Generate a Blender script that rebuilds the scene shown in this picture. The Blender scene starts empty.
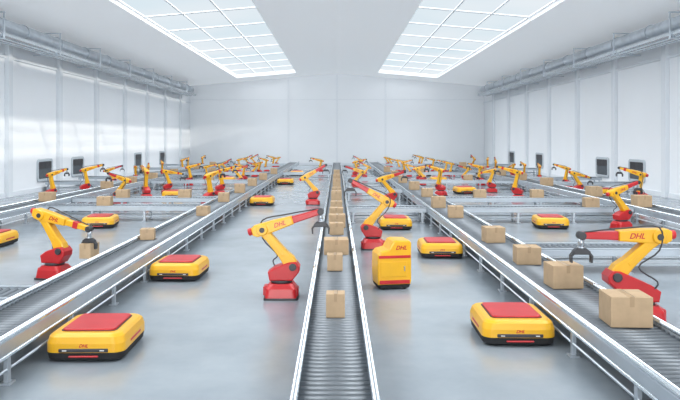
import bpy, bmesh, math, random
from mathutils import Matrix, Vector
random.seed(7)
PI=math.pi
scene=bpy.context.scene
COL=scene.collection
scene.view_settings.view_transform='Standard'

# ---------------------------------------------------------------- materials
def mat(name,col,rough=.5,metal=0,noise=0,nscale=5,bump=0,coat=0,spec=None,es=0):
    m=bpy.data.materials.new(name); m.use_nodes=True
    nt=m.node_tree; b=nt.nodes['Principled BSDF']
    b.inputs['Base Color'].default_value=(*col,1)
    b.inputs['Roughness'].default_value=rough
    b.inputs['Metallic'].default_value=metal
    if spec is not None: b.inputs['Specular IOR Level'].default_value=spec
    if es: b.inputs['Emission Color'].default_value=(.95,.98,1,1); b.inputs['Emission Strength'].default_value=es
    if coat: b.inputs['Coat Weight'].default_value=coat; b.inputs['Coat Roughness'].default_value=.15
    tc=nt.nodes.new('ShaderNodeTexCoord')
    if noise or bump:
        n=nt.nodes.new('ShaderNodeTexNoise'); n.inputs['Scale'].default_value=nscale; n.inputs['Detail'].default_value=5
        nt.links.new(tc.outputs['Object'],n.inputs['Vector'])
        if noise:
            r=nt.nodes.new('ShaderNodeMapRange')
            r.inputs['From Min'].default_value=.3; r.inputs['From Max'].default_value=.7
            r.inputs['To Min'].default_value=1-noise; r.inputs['To Max'].default_value=1+noise
            nt.links.new(n.outputs['Fac'],r.inputs['Value'])
            v=nt.nodes.new('ShaderNodeVectorMath'); v.operation='SCALE'
            v.inputs[0].default_value=col
            nt.links.new(r.outputs['Result'],v.inputs['Scale'])
            nt.links.new(v.outputs['Vector'],b.inputs['Base Color'])
        if bump:
            bp=nt.nodes.new('ShaderNodeBump'); bp.inputs['Strength'].default_value=bump; bp.inputs['Distance'].default_value=.02
            nt.links.new(n.outputs['Fac'],bp.inputs['Height']); nt.links.new(bp.outputs['Normal'],b.inputs['Normal'])
    return m
M={}
M['yellow']=mat('yellow_paint',(.87,.45,.012),.36,noise=.05,nscale=3,coat=.2)
M['red']=mat('red_paint',(.56,.014,.018),.4,noise=.08,nscale=3,coat=.15)
M['dark']=mat('dark_plastic',(.04,.04,.045),.45,noise=.1)
M['black']=mat('black_rubber',(.015,.015,.017),.7,noise=.1)
M['steel']=mat('steel',(.54,.58,.62),.3,metal=.9,noise=.06,nscale=2)
M['chrome']=mat('chrome_tube',(.70,.745,.78),.22,metal=.9,noise=.04,nscale=2)
M['alu']=mat('pale_aluminium',(.48,.53,.58),.4,metal=.5,noise=.05,nscale=2)
M['tube']=mat('grey_rail_tube',(.50,.55,.60),.5,metal=.3,noise=.05,nscale=2)
M['roller']=mat('roller_steel',(.22,.24,.26),.42,metal=.5,noise=.12,nscale=4)
M['matroller']=mat('dull_roller',(.22,.245,.27),.65,metal=.1,noise=.12,nscale=4,spec=.2)
M['pan']=mat('bed_pan',(.05,.057,.065),.7,noise=.1)
M['card']=mat('cardboard',(.53,.375,.23),.85,noise=.08,nscale=6,bump=.1)
M['tape']=mat('packing_tape',(.44,.30,.17),.35,noise=.05)
M['wall']=mat('white_wall',(.88,.905,.93),.9,noise=.012,nscale=.4,spec=.08)
M['pilaster']=mat('pilaster_paint',(.78,.815,.85),.85,noise=.015,nscale=.6,spec=.1)
M['seam']=mat('pale_panel_strip',(.83,.86,.89),.85,noise=.02,spec=.1)
M['ceil']=mat('glowing_white_ceiling',(.91,.925,.94),.85,noise=.01,nscale=.4,spec=.1,es=.17)  # faint emission stands in for bounced daylight on the ceiling
M['duct']=mat('galvanised_duct',(.60,.65,.70),.32,metal=.6,noise=.10,nscale=2)
M['frame']=mat('white_frame',(.88,.91,.93),.5,noise=.02)
M['hatch']=mat('pale_hatch_frame',(.55,.60,.64),.5,metal=.1,noise=.04)
M['void']=mat('dark_opening',(.10,.115,.13),.8,noise=.1)
M['lamp']=mat('lamp_lens',(.7,.7,.68),.2,noise=.01)

def floor_mat():
    m=bpy.data.materials.new('polished_concrete'); m.use_nodes=True
    nt=m.node_tree; b=nt.nodes['Principled BSDF']
    tc=nt.nodes.new('ShaderNodeTexCoord')
    n1=nt.nodes.new('ShaderNodeTexNoise'); n1.inputs['Scale'].default_value=.45; n1.inputs['Detail'].default_value=8; n1.inputs['Roughness'].default_value=.6
    nt.links.new(tc.outputs['Object'],n1.inputs['Vector'])
    cr=nt.nodes.new('ShaderNodeValToRGB')
    cr.color_ramp.elements[0].position=.3; cr.color_ramp.elements[0].color=(.25,.29,.325,1)
    cr.color_ramp.elements[1].position=.7; cr.color_ramp.elements[1].color=(.36,.405,.44,1)
    nt.links.new(n1.outputs['Fac'],cr.inputs['Fac'])
    nt.links.new(cr.outputs['Color'],b.inputs['Base Color'])
    r=nt.nodes.new('ShaderNodeMapRange'); r.inputs['To Min'].default_value=.10; r.inputs['To Max'].default_value=.30
    n2=nt.nodes.new('ShaderNodeTexNoise'); n2.inputs['Scale'].default_value=1.3; n2.inputs['Detail'].default_value=6
    nt.links.new(tc.outputs['Object'],n2.inputs['Vector'])
    nt.links.new(n2.outputs['Fac'],r.inputs['Value']); nt.links.new(r.outputs['Result'],b.inputs['Roughness'])
    b.inputs['Specular IOR Level'].default_value=.6
    return m
M['floor']=floor_mat()

def pane_mat():
    m=bpy.data.materials.new('frosted_skylight'); m.use_nodes=True
    nt=m.node_tree; nt.nodes.clear()
    o=nt.nodes.new('ShaderNodeOutputMaterial'); a=nt.nodes.new('ShaderNodeAddShader')
    t=nt.nodes.new('ShaderNodeBsdfTransparent'); t.inputs['Color'].default_value=(.72,.73,.74,1)
    e=nt.nodes.new('ShaderNodeEmission'); e.inputs['Strength'].default_value=PANE
    tc=nt.nodes.new('ShaderNodeTexCoord'); n=nt.nodes.new('ShaderNodeTexNoise'); n.inputs['Scale'].default_value=.12
    cr=nt.nodes.new('ShaderNodeValToRGB')
    cr.color_ramp.elements[0].position=.35; cr.color_ramp.elements[0].color=(.62,.82,.90,1)
    cr.color_ramp.elements[1].position=.65; cr.color_ramp.elements[1].color=(.97,.99,1,1)
    nt.links.new(tc.outputs['Object'],n.inputs['Vector']); nt.links.new(n.outputs['Fac'],cr.inputs['Fac'])
    nt.links.new(cr.outputs['Color'],e.inputs['Color'])
    nt.links.new(t.outputs[0],a.inputs[0]); nt.links.new(e.outputs[0],a.inputs[1]); nt.links.new(a.outputs[0],o.inputs[0])
    return m
PANE=.28
M['pane']=pane_mat()

# ---------------------------------------------------------------- mesh helpers
def V(*a): return Vector(a)
class MB:
    def __init__(s): s.bm=bmesh.new()
    def merge(s,src,Mx=None):
        mp={}
        for v in src.verts:
            mp[v]=s.bm.verts.new(Mx@v.co if Mx else v.co)
        for f in src.faces:
            try:
                nf=s.bm.faces.new([mp[v] for v in f.verts]); nf.smooth=f.smooth
            except ValueError: pass
        src.free()
    def box(s,c,sz,bev=0,Mx=None,seg=1):
        b=bmesh.new(); bmesh.ops.create_cube(b,size=1)
        for v in b.verts: v.co=Vector((v.co.x*sz[0]+c[0],v.co.y*sz[1]+c[1],v.co.z*sz[2]+c[2]))
        if bev: bmesh.ops.bevel(b,geom=b.edges[:],offset=bev,segments=seg,affect='EDGES',profile=.5)
        s.merge(b,Mx); return s
    def cyl(s,p0,p1,r0,r1=None,n=16,Mx=None,caps=True,bev=0):
        if r1 is None: r1=r0
        p0=Vector(p0);p1=Vector(p1); d=(p1-p0); L=d.length; q=d.to_track_quat('Z','Y')
        b=bmesh.new()
        lev=[(0,r0),(L,r1)] if not bev else [(0,r0-bev),(bev,r0),(L-bev,r1),(L,r1-bev)]
        rings=[[b.verts.new(p0+q@Vector((r*math.cos(2*PI*i/n),r*math.sin(2*PI*i/n),z))) for i in range(n)] for z,r in lev]
        for a,c in zip(rings,rings[1:]):
            for i in range(n):
                f=b.faces.new((a[i],a[(i+1)%n],c[(i+1)%n],c[i])); f.smooth=True
        if caps:
            for k,ring in ((0,rings[0]),(1,rings[-1])):
                b.faces.new(ring if k else ring[::-1])
        s.merge(b,Mx); return s
    def tube(s,pts,r,n=8,Mx=None):
        pts=[Vector(p) for p in pts]; b=bmesh.new(); rings=[]
        for i,p in enumerate(pts):
            d=(pts[min(i+1,len(pts)-1)]-pts[max(i-1,0)]).normalized()
            q=d.to_track_quat('Z','Y')
            rings.append([b.verts.new(p+q@Vector((r*math.cos(2*PI*k/n),r*math.sin(2*PI*k/n),0))) for k in range(n)])
        for a,c in zip(rings,rings[1:]):
            best=min(range(n),key=lambda o:sum((a[k].co-c[(k+o)%n].co).length for k in range(n)))
            for i in range(n):
                f=b.faces.new((a[i],a[(i+1)%n],c[(i+1+best)%n],c[(i+best)%n])); f.smooth=True
        b.faces.new(rings[0][::-1]); b.faces.new(rings[-1])
        s.merge(b,Mx); return s
    def loft(s,levels,n=6,Mx=None,c=(0,0),close=False):
        b=bmesh.new(); rings=[]
        for z,w,l,r in levels:
            ring=[]
            for (a0,sx,sy) in ((0,1,1),(90,-1,1),(180,-1,-1),(270,1,-1)):
                for k in range(n+1):
                    a=math.radians(a0+90*k/n)
                    ring.append(b.verts.new((c[0]+sx*(w/2-r)+r*math.cos(a),c[1]+sy*(l/2-r)+r*math.sin(a),z)))
            rings.append(ring)
        N=len(rings[0])
        pairs=list(zip(rings,rings[1:]))
        if close: pairs.append((rings[-1],rings[0]))
        for a,d in pairs:
            for i in range(N):
                b.faces.new((a[i],a[(i+1)%N],d[(i+1)%N],d[i]))
        if not close:
            b.faces.new(rings[0][::-1]); b.faces.new(rings[-1])
        s.merge(b,Mx); return s
    def prism(s,pts,y0,y1,bev=0,Mx=None,seg=2):
        b=bmesh.new()
        A=[b.verts.new((x,y0,z)) for x,z in pts]; B=[b.verts.new((x,y1,z)) for x,z in pts]
        n=len(pts)
        fa=b.faces.new(A); fb=b.faces.new(B[::-1])
        for i in range(n): b.faces.new((A[(i+1)%n],A[i],B[i],B[(i+1)%n]))
        bmesh.ops.recalc_face_normals(b,faces=b.faces[:])
        if bev:
            bmesh.ops.bevel(b,geom=[e for f in (fa,fb) for e in f.edges],offset=bev,segments=seg,affect='EDGES',profile=.5)
        s.merge(b,Mx); return s
    def mesh(s,name,m):
        me=bpy.data.meshes.new(name); s.bm.to_mesh(me); s.bm.free()
        me.materials.append(M[m] if isinstance(m,str) else m); return me
    def obj(s,name,m,parent=None,loc=(0,0,0)):
        o=bpy.data.objects.new(name,s.mesh(name,m)); COL.objects.link(o); o.location=loc
        if parent: o.parent=parent
        return o
def link(name,me,parent=None,loc=(0,0,0)):
    o=bpy.data.objects.new(name,me); COL.objects.link(o); o.location=loc
    if parent: o.parent=parent
    return o
def empty(name,loc=(0,0,0),rz=0):
    o=bpy.data.objects.new(name,None); o.empty_display_size=.2; COL.objects.link(o); o.location=loc; o.rotation_euler=(0,0,rz); return o
def tag(o,label,cat,group=None):
    o['label']=label; o['category']=cat
    if group: o['group']=group
    if len(label.split())>16: print('LONG LABEL',len(label.split()),label)
    return o
def struct(o): o['kind']='structure'; return o
def tree(o,parent=None):
    c=o.copy(); COL.objects.link(c); c.parent=parent
    for ch in list(o.children): tree(ch,c)
    return c
def text_mesh(txt,size,name,m='red'):
    cu=bpy.data.curves.new(name,'FONT'); cu.body=txt; cu.size=size; cu.shear=.35; cu.extrude=.003; cu.offset=size*.02
    cu.align_x='CENTER'; cu.align_y='CENTER'
    to=bpy.data.objects.new('tmp_text',cu); COL.objects.link(to)
    bpy.context.view_layer.update()
    me=bpy.data.meshes.new_from_object(to.evaluated_get(bpy.context.evaluated_depsgraph_get()))
    bpy.data.objects.remove(to); me.name=name; me.materials.clear(); me.materials.append(M[m]); return me
ORD=['nearest','second','third','fourth','fifth','sixth','seventh','eighth','ninth','tenth','eleventh','twelfth','thirteenth','fourteenth','fifteenth','sixteenth','seventeenth','eighteenth']
def nth(i): return ORD[i]+(' to the camera' if i==0 else ' from the camera')

# ---------------------------------------------------------------- setting
W=17.; Y0=-6.; Y1=78.5; EZ=9.1; RZ=10.6
def rz(x): return RZ-(RZ-EZ)*abs(x)/W
SX0,SX1,SY0,SY1=4.45,10.9,3.,74.
struct(MB().box((0,(Y0+Y1)/2,-.1),(2*W+.6,Y1-Y0+.6,.2)).obj('floor','floor'))
struct(MB().box((-W-.15,(Y0+Y1)/2,EZ/2+.1),(.3,Y1-Y0+.6,EZ+.4)).obj('wall_left','wall'))
struct(MB().box((W+.15,(Y0+Y1)/2,EZ/2+.1),(.3,Y1-Y0+.6,EZ+.4)).obj('wall_right','wall'))
gab=[(-W,0),(W,0),(W,EZ+.1),(0,RZ+.1),(-W,EZ+.1)]
struct(MB().prism(gab,Y1,Y1+.3).obj('wall_back','wall'))
cb=MB()
def slab(xa,xb,ya,yb,th=.35):
    b=bmesh.new()
    vs=[b.verts.new((x,y,rz(x)+dz)) for dz in (0,th) for (x,y) in ((xa,ya),(xb,ya),(xb,yb),(xa,yb))]
    for f in ((0,1,2,3),(7,6,5,4),(0,4,5,1),(1,5,6,2),(2,6,7,3),(3,7,4,0)): b.faces.new([vs[i] for i in f])
    bmesh.ops.recalc_face_normals(b,faces=b.faces[:]); cb.merge(b)
for s in (-1,1):
    slab(0,s*SX0,Y0,Y1); slab(s*SX1,s*W,Y0,Y1)
    slab(s*SX0,s*SX1,Y0,SY0); slab(s*SX0,s*SX1,SY1,Y1)
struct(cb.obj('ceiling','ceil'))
for k,s in ((1,-1),(2,1)):
    pb=MB(); b=bmesh.new()
    vs=[b.verts.new((x,y,rz(x)+.30)) for (x,y) in ((s*SX0,SY0),(s*SX1,SY0),(s*SX1,SY1),(s*SX0,SY1))]
    b.faces.new(vs if s>0 else vs[::-1]); 
    for f in b.faces: f.normal_flip() if f.normal.z>0 else None
    pb.merge(b)
    pane=pb.obj('window_%d'%k,'pane'); struct(pane)
    fb=MB()
    th=math.atan((RZ-EZ)/W)*s
    xm=s*(SX0+SX1)/2
    y=SY0+.02; i=0
    while y<SY1:
        Mx=Matrix.Translation((xm,y,rz(xm)+.24))@Matrix.Rotation(th,4,'Y')
        fb.box((0,0,0),((SX1-SX0)*1.0,.22,.06),Mx=Mx); y+=5.05; i+=1
    for t in range(4):
        x=s*(SX0+.06+(SX1-SX0-.12)*t/3)
        fb.box((x,(SY0+SY1)/2,rz(x)+.24),(.09,SY1-SY0,.06))
    fb.obj('window_frame','frame',pane)
k=1
for s in (-1,1):
    y=35-6.4*6
    while y<Y1-1:
        struct(MB().box((s*(W-.11),y,EZ/2-.05),(.22,.45,EZ-.1),.01).obj('trim_%d'%k,'pilaster')); k+=1
        y+=6.4
    struct(MB().box((s*(W-.05),(Y0+Y1)/2,7.2),(.1,Y1-Y0,.14),.01).obj('trim_%d'%k,'pilaster')); k+=1
    struct(MB().box((s*(W-.03),(Y0+Y1)/2,.12),(.06,Y1-Y0,.24)).obj('baseboard_'+('left' if s<0 else 'right'),'pilaster'))
for x in (-5.6,0,5.6):
    struct(MB().box((x,Y1-.04,rz(x)/2-.1),(.22,.08,rz(x)-.2),.01).obj('trim_%d'%k,'seam')); k+=1
struct(MB().box((0,Y1-.03,7.55),(2*W-.5,.06,.12)).obj('trim_%d'%k,'seam')); k+=1
struct(MB().box((0,Y1-.03,.12),(2*W-.1,.06,.24)).obj('baseboard_back','pilaster'))

# ---------------------------------------------------------------- ducts under the eaves
flm=MB().cyl((0,-.04,0),(0,.04,0),.40,n=24).mesh('flange','steel')
bb=MB(); bb.box((.15,0,7.66),(1.55,.08,.06)); bb.box((-.58,0,8.26),(.06,.08,1.25)); bb.box((.15,0,8.88),(1.55,.08,.06))
brm=bb.mesh('bracket','duct')
for s,side in ((-1,'left'),(1,'right')):
    r=empty('air_duct',(s*16.0,0,0)); tag(r,'long round grey duct and pipe run high along the %s wall'%side,'duct')
    MB().cyl((s*.12,-4,8.45),(s*.12,75,8.45),.36,n=28).obj('duct_body','duct',r)
    y=-3.
    while y<74.5: link('flange',flm,r,(s*.12,y,8.45)); y+=4.2
    for q,(x,z,rr) in enumerate(((-.36*s,7.86,.17),(.08*s,7.82,.12),(.45*s,7.84,.14))):
        MB().cyl((x,-3.5,z),(x,74.8,z),rr,n=16).obj('pipe','chrome',r)
    y=-.5
    while y<74:
        o=link('bracket',brm,r,(0,y,0)); o.rotation_euler=(0,0,0 if s>0 else PI); y+=6.4

# ---------------------------------------------------------------- conveyors
ROLL={}
def roller_me(w,m):
    k=(round(w,3),m)
    if k not in ROLL: ROLL[k]=MB().cyl((-w/2+.05,0,0),(w/2-.05,0,0),.045,n=12).mesh('roller',m)
    return ROLL[k]
LEG={}
def leg_me():
    if 'l' not in LEG:
        b=MB(); b.box((0,0,.2),(.06,.08,.39),.006); b.box((0,0,.012),(.14,.16,.024),.004); b.box((0,0,.40),(.05,.2,.05))
        LEG['l']=b.mesh('leg','alu')
    return LEG['l']
TOPZ=.53
def conveyor(x,y,L,w,rot,label,n_ind,group=None,tr=.038):
    r=empty('roller_conveyor',(x,y,0),rot); tag(r,label,'conveyor',group)
    big=tr>.03; rm='roller' if big else 'matroller'; tm='chrome' if big else 'tube'
    for s in (-1,1):
        if big: MB().box((s*(w/2-.03),L/2,.47),(.06,L,.16),.008).obj('side_rail','alu',r)
        else: MB().box((s*(w/2-.03),L/2,.45),(.05,L,.14),.006).obj('side_rail','tube',r)
        zt=.585 if big else .54
        MB().cyl((s*(w/2-.035),0.02,zt),(s*(w/2-.035),L-.02,zt),tr,n=14).obj('guide_tube',tm,r)
        if big: MB().cyl((s*(w/2-.03),0.03,.355),(s*(w/2-.03),L-.03,.355),.030,n=12).obj('guide_tube','chrome',r)
        MB().cyl((s*(w/2-.04),0.05,.18),(s*(w/2-.04),L-.05,.18),.020,n=10).obj('lower_tube','steel' if big else 'tube',r)
        n=max(2,int(L/2.0)+1)
        for i in range(n):
            link('leg',leg_me(),r,(s*(w/2-.045),.15+(L-.3)*i/(n-1),0))
    MB().box((0,L/2,.42),(w-.10,L-.02,.05)).obj('bed_pan','pan',r)
    n=int((L-.1)/.13); me=roller_me(w,rm); rest=MB(); any_=False
    for i in range(n):
        yy=.1+i*.13
        if i<n_ind: link('roller',me,r,(0,yy,TOPZ-.045))
        else:
            rest.cyl((-w/2+.05,yy,TOPZ-.045),(w/2-.05,yy,TOPZ-.045),.045,n=8); any_=True
    if any_:
        o=rest.obj('roller_bed',rm,r)
        if n-n_ind>100: o['kind']='stuff'
    return r
CX0,CX1=-.44,.40
L0,L1=-4.94,-4.0
R0,R1=3.22,4.30
LL0,LL1=-12.0,-11.0
RR0,RR1=10.6,11.6
conveyor((CX0+CX1)/2,5.4,66,CX1-CX0,0,'long central roller conveyor running straight down the middle of the hall',100)
conveyor((L0+L1)/2,6.2,66,L1-L0,0,'long wide roller conveyor left of the central one, cutting the left foreground',100)
conveyor((R0+R1)/2,5.2,67,R1-R0,0,'long wide roller conveyor on the right carrying the biggest cardboard boxes',100)
conveyor((LL0+LL1)/2,18,56,1.0,0,'long roller conveyor nearest the left wall, running to the back',0,tr=.031)
conveyor((RR0+RR1)/2,18,56,1.0,0,'long roller conveyor nearest the right wall, running to the back',0,tr=.031)
def cross(xa,xb,yc,label,w=.9):
    g=.03; xa+=g; xb-=g
    conveyor(xb,yc,xb-xa,w,PI/2,label,100 if yc<27 else 0,tr=.022)
cross(-16.9,L0,10.9,'nearest cross conveyor, entering from the left frame edge to the long left conveyor',.9)
cross(R1,16.9,15.6,'cross conveyor from the long right conveyor to the right wall, behind the nearest right arm')
for i,y in enumerate((25.2,28.6,40.5,50,58.5,67)):
    cross(LL1,L0,y,'short cross conveyor joining the two left long conveyors, %s'%nth(i))
for i,y in enumerate((24.65,28.6,40.5,50,58.5,67)):
    cross(R1,RR0,y,'short cross conveyor joining the two right long conveyors, %s'%nth(i))
for i,y in enumerate((24.65,33.5,43,58.5)):
    cross(CX1,R0,y,'short cross conveyor between the central and right conveyors, %s'%nth(i))
for i,y in enumerate((50,60)):
    cross(L1,CX0,y,'short cross conveyor between the central and left conveyors, %s'%nth(i))
HL=(39.5,44.5,58.,66.); HR=(38.5,43.5,57.,66.)
for i,y in enumerate(HL): cross(-16.8,LL0,y,'feed conveyor from a left wall hatch to the outer conveyor, %s'%nth(i))
for i,y in enumerate(HR): cross(RR1,16.8,y,'feed conveyor from a right wall hatch to the outer conveyor, %s'%nth(i))

# wall hatches: nearly flush rounded frames, opening faces local +X
def hatch_proto():
    r=empty('wall_hatch')
    w,h=2.1,1.3
    Mx=Matrix.Translation((0,0,h/2))@Matrix(((0,0,1,0),(1,0,0,0),(0,1,0,0),(0,0,0,1)))
    MB().loft([(0,w,h,.22),(.05,w,h,.22),(.07,w-.05,h-.05,.20),(.07,w-.28,h-.28,.12),(.05,w-.32,h-.32,.10),(0,w-.32,h-.32,.10)],Mx=Mx,close=True).obj('hatch_frame','hatch',r)
    MB().loft([(.003,w-.33,h-.33,.10),(.012,w-.33,h-.33,.10)],Mx=Mx).obj('opening','void',r)
    b=MB()
    for i in range(6): b.box((.03+.006*(i%2),-.72+i*.288,h-.36),(.012,.295,.38))
    b.obj('strip_curtain','dark',r)
    return r
hp=hatch_proto(); first=True
for s,ys,side in ((-1,HL,'left'),(1,HR,'right')):
    for i,y in enumerate(ys):
        o=hp if first else tree(hp); first=False
        o.location=(s*16.99,y,.55); o.rotation_euler=(0,0,0 if s<0 else PI)
        tag(o,'dark square hatch in a pale grey frame on the %s wall, %s'%(side,nth(i)),'hatch','hatches in the side walls')

# ---------------------------------------------------------------- robot arms
TXT_ARM=text_mesh('DHL',.19,'lettering')
def robot_proto(lean,elev,sx=.20,sz=.60,red_tip=False):
    r=empty('robot_arm')
    MB().loft([(0,.64,.60,.06),(.04,.64,.60,.06)]).obj('base_plate','dark',r)
    b=MB(); b.loft([(.04,.60,.56,.07),(.20,.56,.52,.08),(.29,.46,.44,.12)])
    b.box((.25,0,.12),(.14,.3,.16),.02); b.box((-.28,.0,.14),(.12,.26,.18),.02)
    b.obj('pedestal','red',r)
    MB().cyl((0,0,.29),(0,0,.345),.205,n=24,bev=.008).obj('slewing_ring','dark',r)
    b=MB(); b.prism([(-.22,.34),(.21,.34),(sx+.12,sz-.10),(sx+.13,sz+.0),(sx+.06,sz+.09),(sx-.07,sz+.08),(-.12,.59),(-.25,.50)],-.17,.17,.025)
    b.obj('turret','red',r)
    S=Vector((sx,0,sz))
    MB().cyl((sx,.16,sz),(sx,.21,sz),.07,n=18,bev=.01).obj('shoulder_motor','dark',r)
    MB().cyl((sx,-.21,sz),(sx,-.16,sz),.07,n=18,bev=.01).obj('shoulder_motor','dark',r)
    a1=math.radians(90-lean); L1_=.90
    M1=Matrix.Translation(S)@Matrix.Rotation(-a1,4,'Y')
    b=MB()
    b.prism([(.0,-.10),(.12,-.125),(.30,-.095),(.70,-.08),(.90,-.105),(1.0,-.06),(1.0,.06),(.90,.105),(.70,.08),(.30,.095),(.12,.125),(.0,.10)],-.10,.10,.022,M1)
    b.obj('lower_arm','yellow',r)
    b=MB(); b.box((L1_*.52,0,0),(.40,.212,.07),.01,M1); b.obj('arm_cover','yellow',r)
    E=M1@Vector((L1_,0,0))
    a2=math.radians(elev); L2_=1.15
    M2=Matrix.Translation(E)@Matrix.Rotation(-a2,4,'Y')
    b=MB(); b.cyl((0,-.15,0),(0,.15,0),.108,n=20,Mx=M2,bev=.015); b.obj('elbow_joint','yellow',r)
    MB().cyl((0,.145,0),(0,.165,0),.05,n=18,Mx=M2,bev=.006).obj('elbow_cap','dark',r)
    MB().cyl((0,-.165,0),(0,-.145,0),.05,n=18,Mx=M2,bev=.006).obj('elbow_cap','dark',r)
    ua=MB().prism([(-.20,-.06),(-.12,-.11),(.10,-.11),(.60,-.072),(.60,.080),(.22,.11),(-.14,.115),(-.20,.08)],-.11,.11,.022,M2).obj('upper_arm','yellow',r)
    tip=[(.56,-.066),(L2_-.03,-.048),(L2_+.03,-.02),(L2_+.03,.03),(L2_-.03,.056),(.56,.072)]
    ft=MB().prism(tip,-.066,.066,.018,M2).obj('forearm','red' if red_tip else 'yellow',r)
    if not red_tip:
        MB().prism([(.78,-.070),(.90,-.066),(.90,.072),(.78,.076)],-.072,.072,.008,M2).obj('arm_band','red',ft)
    MB().cyl((-.28,0,.02),(-.195,0,.02),.07,n=16,Mx=M2,bev=.01).obj('rear_motor','red',r)
    for s in (-1,1):
        R=Matrix.Rotation(PI/2,4,'X') if s<0 else Matrix.Rotation(PI,4,'Z')@Matrix.Rotation(PI/2,4,'X')
        t=link('lettering',TXT_ARM,ua); t.matrix_local=M2@Matrix.Translation((.34,s*.111,.005))@R@Matrix.Scale(.62,4)
    Wp=M2@Vector((L2_,0,0))
    MB().cyl(Wp+V(0,-.08,0),Wp+V(0,.08,0),.064,n=18,bev=.01).obj('wrist_joint','dark',r)
    b=MB(); b.cyl(Wp+V(0,0,-.18),Wp+V(0,0,-.03),.045,n=16); b.cyl(Wp+V(0,0,-.20),Wp+V(0,0,-.17),.062,n=16); b.obj('wrist_flange','steel',r)
    g=MB(); g.prism([(-.13,-.29),(.13,-.29),(.13,-.24),(.07,-.195),(-.07,-.195),(-.13,-.24)],-.065,.065,.01,Matrix.Translation(Wp))
    gr=g.obj('gripper','dark',r)
    for s in (-1,1):
        f=MB(); f.prism([(s*.09,-.27),(s*.135,-.26),(s*.175,-.31),(s*.165,-.42),(s*.140,-.42),(s*.140,-.32)],-.05,.05,.004,Matrix.Translation(Wp)); f.obj('finger','dark',gr)
    ctrl=[V(-.12,.15,.52),V(-.18,.18,.66),M1@V(.35,.12,.12),M1@V(.75,.14,.14),M2@V(.02,.15,.15),M2@V(.5,.09,.13),M2@V(.95,.05,.08),Wp+V(0,.05,.05)]
    out=[]
    for i in range(len(ctrl)-1):
        a=ctrl[max(i-1,0)];b_=ctrl[i];c=ctrl[i+1];d=ctrl[min(i+2,len(ctrl)-1)]
        for q in range(4):
            t=q/4; out.append(.5*((2*b_)+(c-a)*t+(2*a-5*b_+4*c-d)*t*t+(3*b_-a-3*c+d)*t**3))
    out.append(ctrl[-1])
    MB().tube(out,.013).obj('cable_hose','dark',r)
    return r
POSES=[(-40,17,.22,.60,True),(-33,-14,.20,.60,False),(-47,0,.42,.72,True),(-12,14,.20,.6,False),(-20,-10,.2,.6,False),(-40,30,.2,.6,True)]
PD=['forearm raised','forearm sloping down','forearm level','standing tall','bent over','forearm lifted high']
used={}
def place_robot(x,y,deg,p,label,group,scale=1.):
    if p not in used:
        used[p]=robot_proto(*POSES[p]); o=used[p]
    else: o=tree(used[p])
    o.location=(x,y,0); o.rotation_euler=(0,0,math.radians(deg)); o.scale=(scale,)*3
    tag(o,label,'robot arm',group)
def far(x,ys,base,s=.72):
    return [(x+random.uniform(-.2,.2),y,base+random.uniform(-25,25),random.choice((0,1,3,3,4,3,5)),s) for y in ys]
BX,BY,BA=-6.10,14.7,-12
rows=[
 ('left of the central conveyor',[(-1.05,12.9,0,0,1),(-1.1,31,5,5,.97),(-1.3,56.5,170,3,.8)]),
 ('right of the central conveyor',[(.98,18.6,182,5,1),(1.1,38,175,0,.9),(1.4,53,10,3,.8)]),
 ('outside the long left conveyor',[(BX,BY,BA,1,1),(-5.8,30.6,60,3,.9),(-6.3,36.5,40,3,.85),(-6.2,43,0,0,.82)]+far(-6.3,(47,53.2,56,62,70,73.5),180)),
 ('inside the long right conveyor',[(2.3,30,10,0,.95),(2.0,49,180,5,.75),(2.0,64,180,5,.75)]),
 ('outside the long right conveyor',[(4.98,11.15,178,2,1.06),(5.5,36,130,3,.9),(5.5,44,0,0,.82)]+far(5.6,(47,53.2,55.8,62,70,73.5),0)),
 ('inside the outer right conveyor',[(9.45,22.6,20,0,.95),(8.9,33.4,150,3,.92),(8.7,38.2,185,4,.85),(9.2,43.5,140,3,.8)]+far(8.9,(47,52.8,55.5,62.5,70,73.5),180)),
 ('inside the outer left conveyor',[(-9.8,30.8,160,0,.88),(-9.5,33.9,120,3,.92),(-9.3,37.2,30,4,.85),(-9.5,43.5,40,3,.8)]+far(-9.0,(46.5,53,56,62.5,70,73.5),0)),
 ('by the left wall',[(-14.0,33.2,60,3,.85),(-13.6,36.6,40,3,.9),(-13.9,42,20,0,.82)]+far(-14,(47.5,50.5,54,61,63.5,70),90)),
 ('by the right wall',[(13.7,30.5,130,3,.95),(12.7,35.9,10,1,.88),(13.9,41,130,3,.82)]+far(14,(47.5,50.5,53.5,60.5,63.2,70),90)),
]
for d,lst in rows:
    for i,(x,y,a,p,s) in enumerate(lst):
        place_robot(x,y,a,p,'yellow robot arm, %s, %s, %s'%(PD[p],nth(i),d),'robot arms '+d,s)

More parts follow.
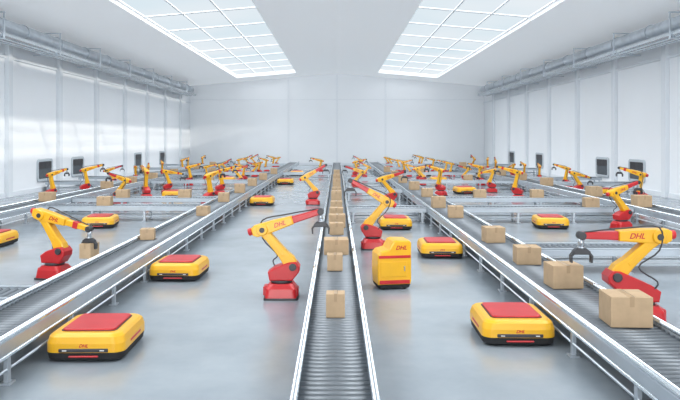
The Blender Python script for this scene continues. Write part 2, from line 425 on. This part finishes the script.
# ---------------------------------------------------------------- transport robots
TXT_CART=text_mesh('DHL',.062,'lettering')
def cart_proto():
    r=empty('transport_robot')   # front faces -Y
    w,l=1.06,1.22
    MB().loft([(.025,w-.12,l-.12,.12),(.04,w-.04,l-.04,.14),(.14,w-.005,l-.005,.15)]).obj('skirt','black',r)
    b=MB(); b.loft([(.135,w,l,.15),(.25,w,l,.15),(.335,w-.05,l-.05,.15),(.365,w-.12,l-.12,.14),(.375,w-.18,l-.18,.13)])
    body=b.obj('body','yellow',r)
    b=MB(); b.loft([(.377,.72,.84,.07),(.395,.72,.84,.07),(.405,.70,.82,.06)]); b.obj('top_plate','red',r)
    b=MB(); b.loft([(.37,.76,.88,.09),(.381,.76,.88,.09)]); b.obj('plate_rim','dark',r)
    b=MB(); b.box((0,-l/2-.002,.165),(.66,.02,.05),.008); b.obj('sensor_strip','dark',r)
    b=MB(); b.box((0,-l/2-.004,.085),(.40,.03,.024),.01); b.obj('bumper','red',r)
    for s in (-1,1):
        MB().box((s*.25,-l/2-.014,.165),(.06,.012,.014),.004).obj('headlight','lamp',r)
        for q in (-1,1):
            b=MB(); b.cyl((s*.34,q*.36,.07),(s*.42,q*.36,.07),.07,n=16,bev=.008); b.obj('wheel','black',r)
        MB().box((s*(w/2-.001),0,.20),(.012,.5,.035),.003).obj('side_stripe','red',r)
    t=link('lettering',TXT_CART,body); t.matrix_local=Matrix.Translation((0,-l/2-.001,.225))@Matrix.Rotation(PI/2,4,'X')
    return r
cp=cart_proto(); first=True
carts=[(-3.41,9.72,1,'biggest yellow transport robot, red top, left foreground beside the left conveyor'),
 (2.65,10.4,-1,'large yellow transport robot in the right foreground beside the right conveyor'),
 (-3.42,14.85,-2,'yellow transport robot second from the camera in the lane left of centre'),
 (2.65,17.6,-1,'yellow transport robot behind the tall yellow cabinet cart, beside the right conveyor'),
 (-9.75,19.2,0,'yellow transport robot cut off by the left edge of the photo'),
 (1.95,22.9,0,'yellow transport robot before the nearest cross conveyor just right of centre'),
 (-8.1,23.3,8,'yellow transport robot in front of the nearest short left cross conveyor'),
 (7.25,23.15,-6,'yellow transport robot before a right cross conveyor, beside an upright arm'),
 (-3.4,31,0,'yellow transport robot third from the camera in the lane left of centre'),
 (-8.3,34.6,5,'yellow transport robot beyond two left cross conveyors, next to a row of arms'),
 (7.0,37.4,5,'yellow transport robot beyond two right cross conveyors'),
 (14.3,36.0,-5,'yellow transport robot close to the right wall, near a bent arm'),
 (-3.4,45,0,'yellow transport robot fourth from the camera in the lane left of centre'),
 (-3.3,56,0,'farthest tiny yellow transport robot in the lane left of centre'),
 (7.0,47,0,'distant yellow transport robot between the right conveyors, second from the back'),
 (7.0,55,4,'farthest yellow transport robot between the right conveyors'),
 (-7.6,47,0,'distant yellow transport robot between the left conveyors, second from the back'),
 (-7.6,55,0,'farthest yellow transport robot between the left conveyors')]
for x,y,a,lb in carts:
    o=cp if first else tree(cp); first=False
    o.location=(x,y,0); o.rotation_euler=(0,0,math.radians(a)); tag(o,lb,'transport robot','yellow transport robots with red tops')

# ---------------------------------------------------------------- tall cabinet cart
r=empty('cabinet_cart',(1.10,13.8,0),math.radians(10)); tag(r,'tall yellow cabinet cart with sloping shoulder and red lettering, right of the central conveyor','cart')
prof=[(-.33,.10),(.33,.10),(.345,.16),(.345,.92),(.31,.97),(.04,.98),(-.03,.96),(-.12,.80),(-.28,.76),(-.335,.70),(-.345,.40)]
cbody=MB().prism(prof,-.28,.28,.03,seg=3).obj('body','yellow',r)
b=MB(); b.loft([(.03,.62,.52,.05),(.10,.67,.55,.05)]); b.obj('base','black',r)
for sx in (-1,1):
    for sy in (-1,1): MB().cyl((sx*.22,sy*.2-.03,.04),(sx*.22,sy*.2+.03,.04),.04,n=14).obj('wheel','black',r)
MB().box((0,-.282,.655),(.65,.016,.055),.003).obj('upper_stripe','red',r)
MB().box((0,-.282,.155),(.62,.016,.075),.003).obj('lower_stripe','red',r)
MB().box((-.02,-.284,.41),(.54,.012,.30),.006).obj('door_panel','yellow',r)
MB().box((.20,-.296,.42),(.02,.02,.10),.005).obj('handle','steel',r)
t=link('lettering',text_mesh('DHL',.115,'lettering'),cbody); t.matrix_local=Matrix.Translation((.13,-.283,.83))@Matrix.Rotation(PI/2,4,'X')

# ---------------------------------------------------------------- cardboard boxes
def carton(x,y,sx,sy,sz,rot,label,group=None,z=TOPZ+.002):
    b=MB(); b.box((0,0,sz/2),(sx,sy,sz),.006)
    o=b.obj('cardboard_box','card'); o.location=(x,y,z); o.rotation_euler=(0,0,math.radians(rot))
    t=MB(); tw=min(.06,sx*.16)
    t.box((0,0,sz+.001),(tw,sy+.005,.003)); t.box((0,-sy/2-.001,sz*.84+.0),(tw,.003,sz*.32+.004)); t.box((0,sy/2+.001,sz*.84),(tw,.003,sz*.32+.004))
    t.obj('tape','tape',o)
    MB().box((tw/2+.003,0,sz+.0012),(.004,sy-.014,.002)).obj('flap_seam','pan',o)
    tag(o,label,'box',group)
def sz_word(s): return 'large' if s>.5 else 'medium' if s>.36 else 'small'
def boxrow(xc,lst,desc):
    for i,(y,s,h,dx,rot) in enumerate(lst):
        carton(xc+dx,y,s,s*.9,h,rot,'%s brown cardboard box %s, %s'%(sz_word(s),desc,nth(i)),'boxes '+desc)
def dist(py): return 680*2.47/(py-139)
C=[(318,.26,.33,0),(271,.29,.30,-.02),(255,.52,.32,0),(235,.36,.3,.0),(228,.46,.36,.02),(219,.42,.34,0),(210,.4,.3,0),(201,.4,.4,0),(194,.4,.3,0),(187,.4,.4,0),(181,.4,.4,0),(175,.4,.35,0)]
boxrow(-.02,[(dist(p)+s*.45,s,h,dx,random.uniform(-5,5)) for p,s,h,dx in C],'on the central conveyor')
R=[(328,.54,.40,.11,-3),(289,.51,.38,.04,3),(265,.47,.34,.02,-3),(243,.46,.36,0,5),(218,.46,.36,-.02,-4),(208,.46,.4,-.1,3),(197,.46,.35,.1,0),(190,.46,.4,0,5),(183,.46,.4,-.05,0),(177,.46,.4,0,0),(172,.46,.4,0,0)]
boxrow(3.76,[(dist(p)+s*.45,s,h,dx,rt) for p,s,h,dx,rt in R],'on the long right conveyor')
Lb=[(240,.34,.26,-.2,8),(216,.38,.3,.15,-5),(202,.42,.35,0,4),(193,.45,.4,0,0),(186,.45,.4,0,0),(180,.45,.4,0,0),(174,.45,.4,0,0)]
boxrow(-4.47,[(dist(p)+s*.45,s,h,dx,rt) for p,s,h,dx,rt in Lb],'on the long left conveyor')
boxrow(-11.5,[(y,.5,.36,0,random.uniform(-6,6)) for y in (27,34,38,42.5,48,56,63)],'on the outer left conveyor')
boxrow(11.1,[(y,.55,.42,0,random.uniform(-6,6)) for y in (24.8,29.4,36,41,46,52,60)],'on the outer right conveyor')
for i,(x,y) in enumerate(((-8.6,25.2),(-6.4,28.6),(-9.0,28.6),(-7.6,40.5),(-9.2,50))):
    carton(x,y,.5,.42,.34,3,'brown cardboard box on a short left cross conveyor, %s'%nth(i),'boxes on left cross conveyors')
for i,(x,y) in enumerate(((9.2,24.65),(6.0,28.6),(8.4,28.6),(7.8,40.5),(6.2,50))):
    carton(x,y,.5,.42,.34,-3,'brown cardboard box on a short right cross conveyor, %s'%nth(i),'boxes on right cross conveyors')
ca=math.radians(BA); rr_=.20-.9*math.sin(math.radians(33))*1+1.15*math.cos(math.radians(14))
carton(BX+rr_*math.cos(ca),BY+rr_*math.sin(ca),.268,.34,.31,BA,'small cardboard box held in the gripper of the nearest left robot arm',z=.47)

# ---------------------------------------------------------------- light
w=bpy.data.worlds.new('World'); scene.world=w; w.use_nodes=True
bg=w.node_tree.nodes['Background']; bg.inputs['Color'].default_value=(.86,.94,1,1); bg.inputs['Strength'].default_value=.85
def sun(name,e,ang,d,col,loc):
    sd=bpy.data.lights.new(name,'SUN'); sd.energy=e; sd.angle=math.radians(ang); sd.color=col
    so=bpy.data.objects.new(name,sd); COL.objects.link(so)
    so.rotation_euler=Vector(d).to_track_quat('-Z','Y').to_euler(); so.location=loc
sun('low_sun',1.6,1.0,(-1,.25,-.287),(1,.93,.82),(20,20,20))
sun('overcast_sky_light',8.0,95,(0,.05,-1),(.985,.99,1),(0,20,30))
sun('wall_fill_sun_from_right',3.2,50,(-1,0,-.7),(.985,.99,1),(30,20,20))  # added fill, tilted through the skylights to brighten the left wall
sun('wall_fill_sun_from_left',3.2,50,(1,0,-.7),(.985,.99,1),(-30,20,20))  # matching added fill for the right wall
sun('front_fill_sun',1.7,24,(0,1,-.05),(.985,.99,1),(0,-20,12))  # added frontal fill from behind the camera, through the missing front wall

cd=bpy.data.cameras.new('camera'); cam=bpy.data.objects.new('camera',cd); COL.objects.link(cam)
cam.location=(0,0,3); cam.rotation_euler=(PI/2,0,0)
cd.sensor_width=36; cd.lens=36; cd.shift_y=-61/680; cd.shift_x=3/680; cd.clip_end=300
scene.camera=cam
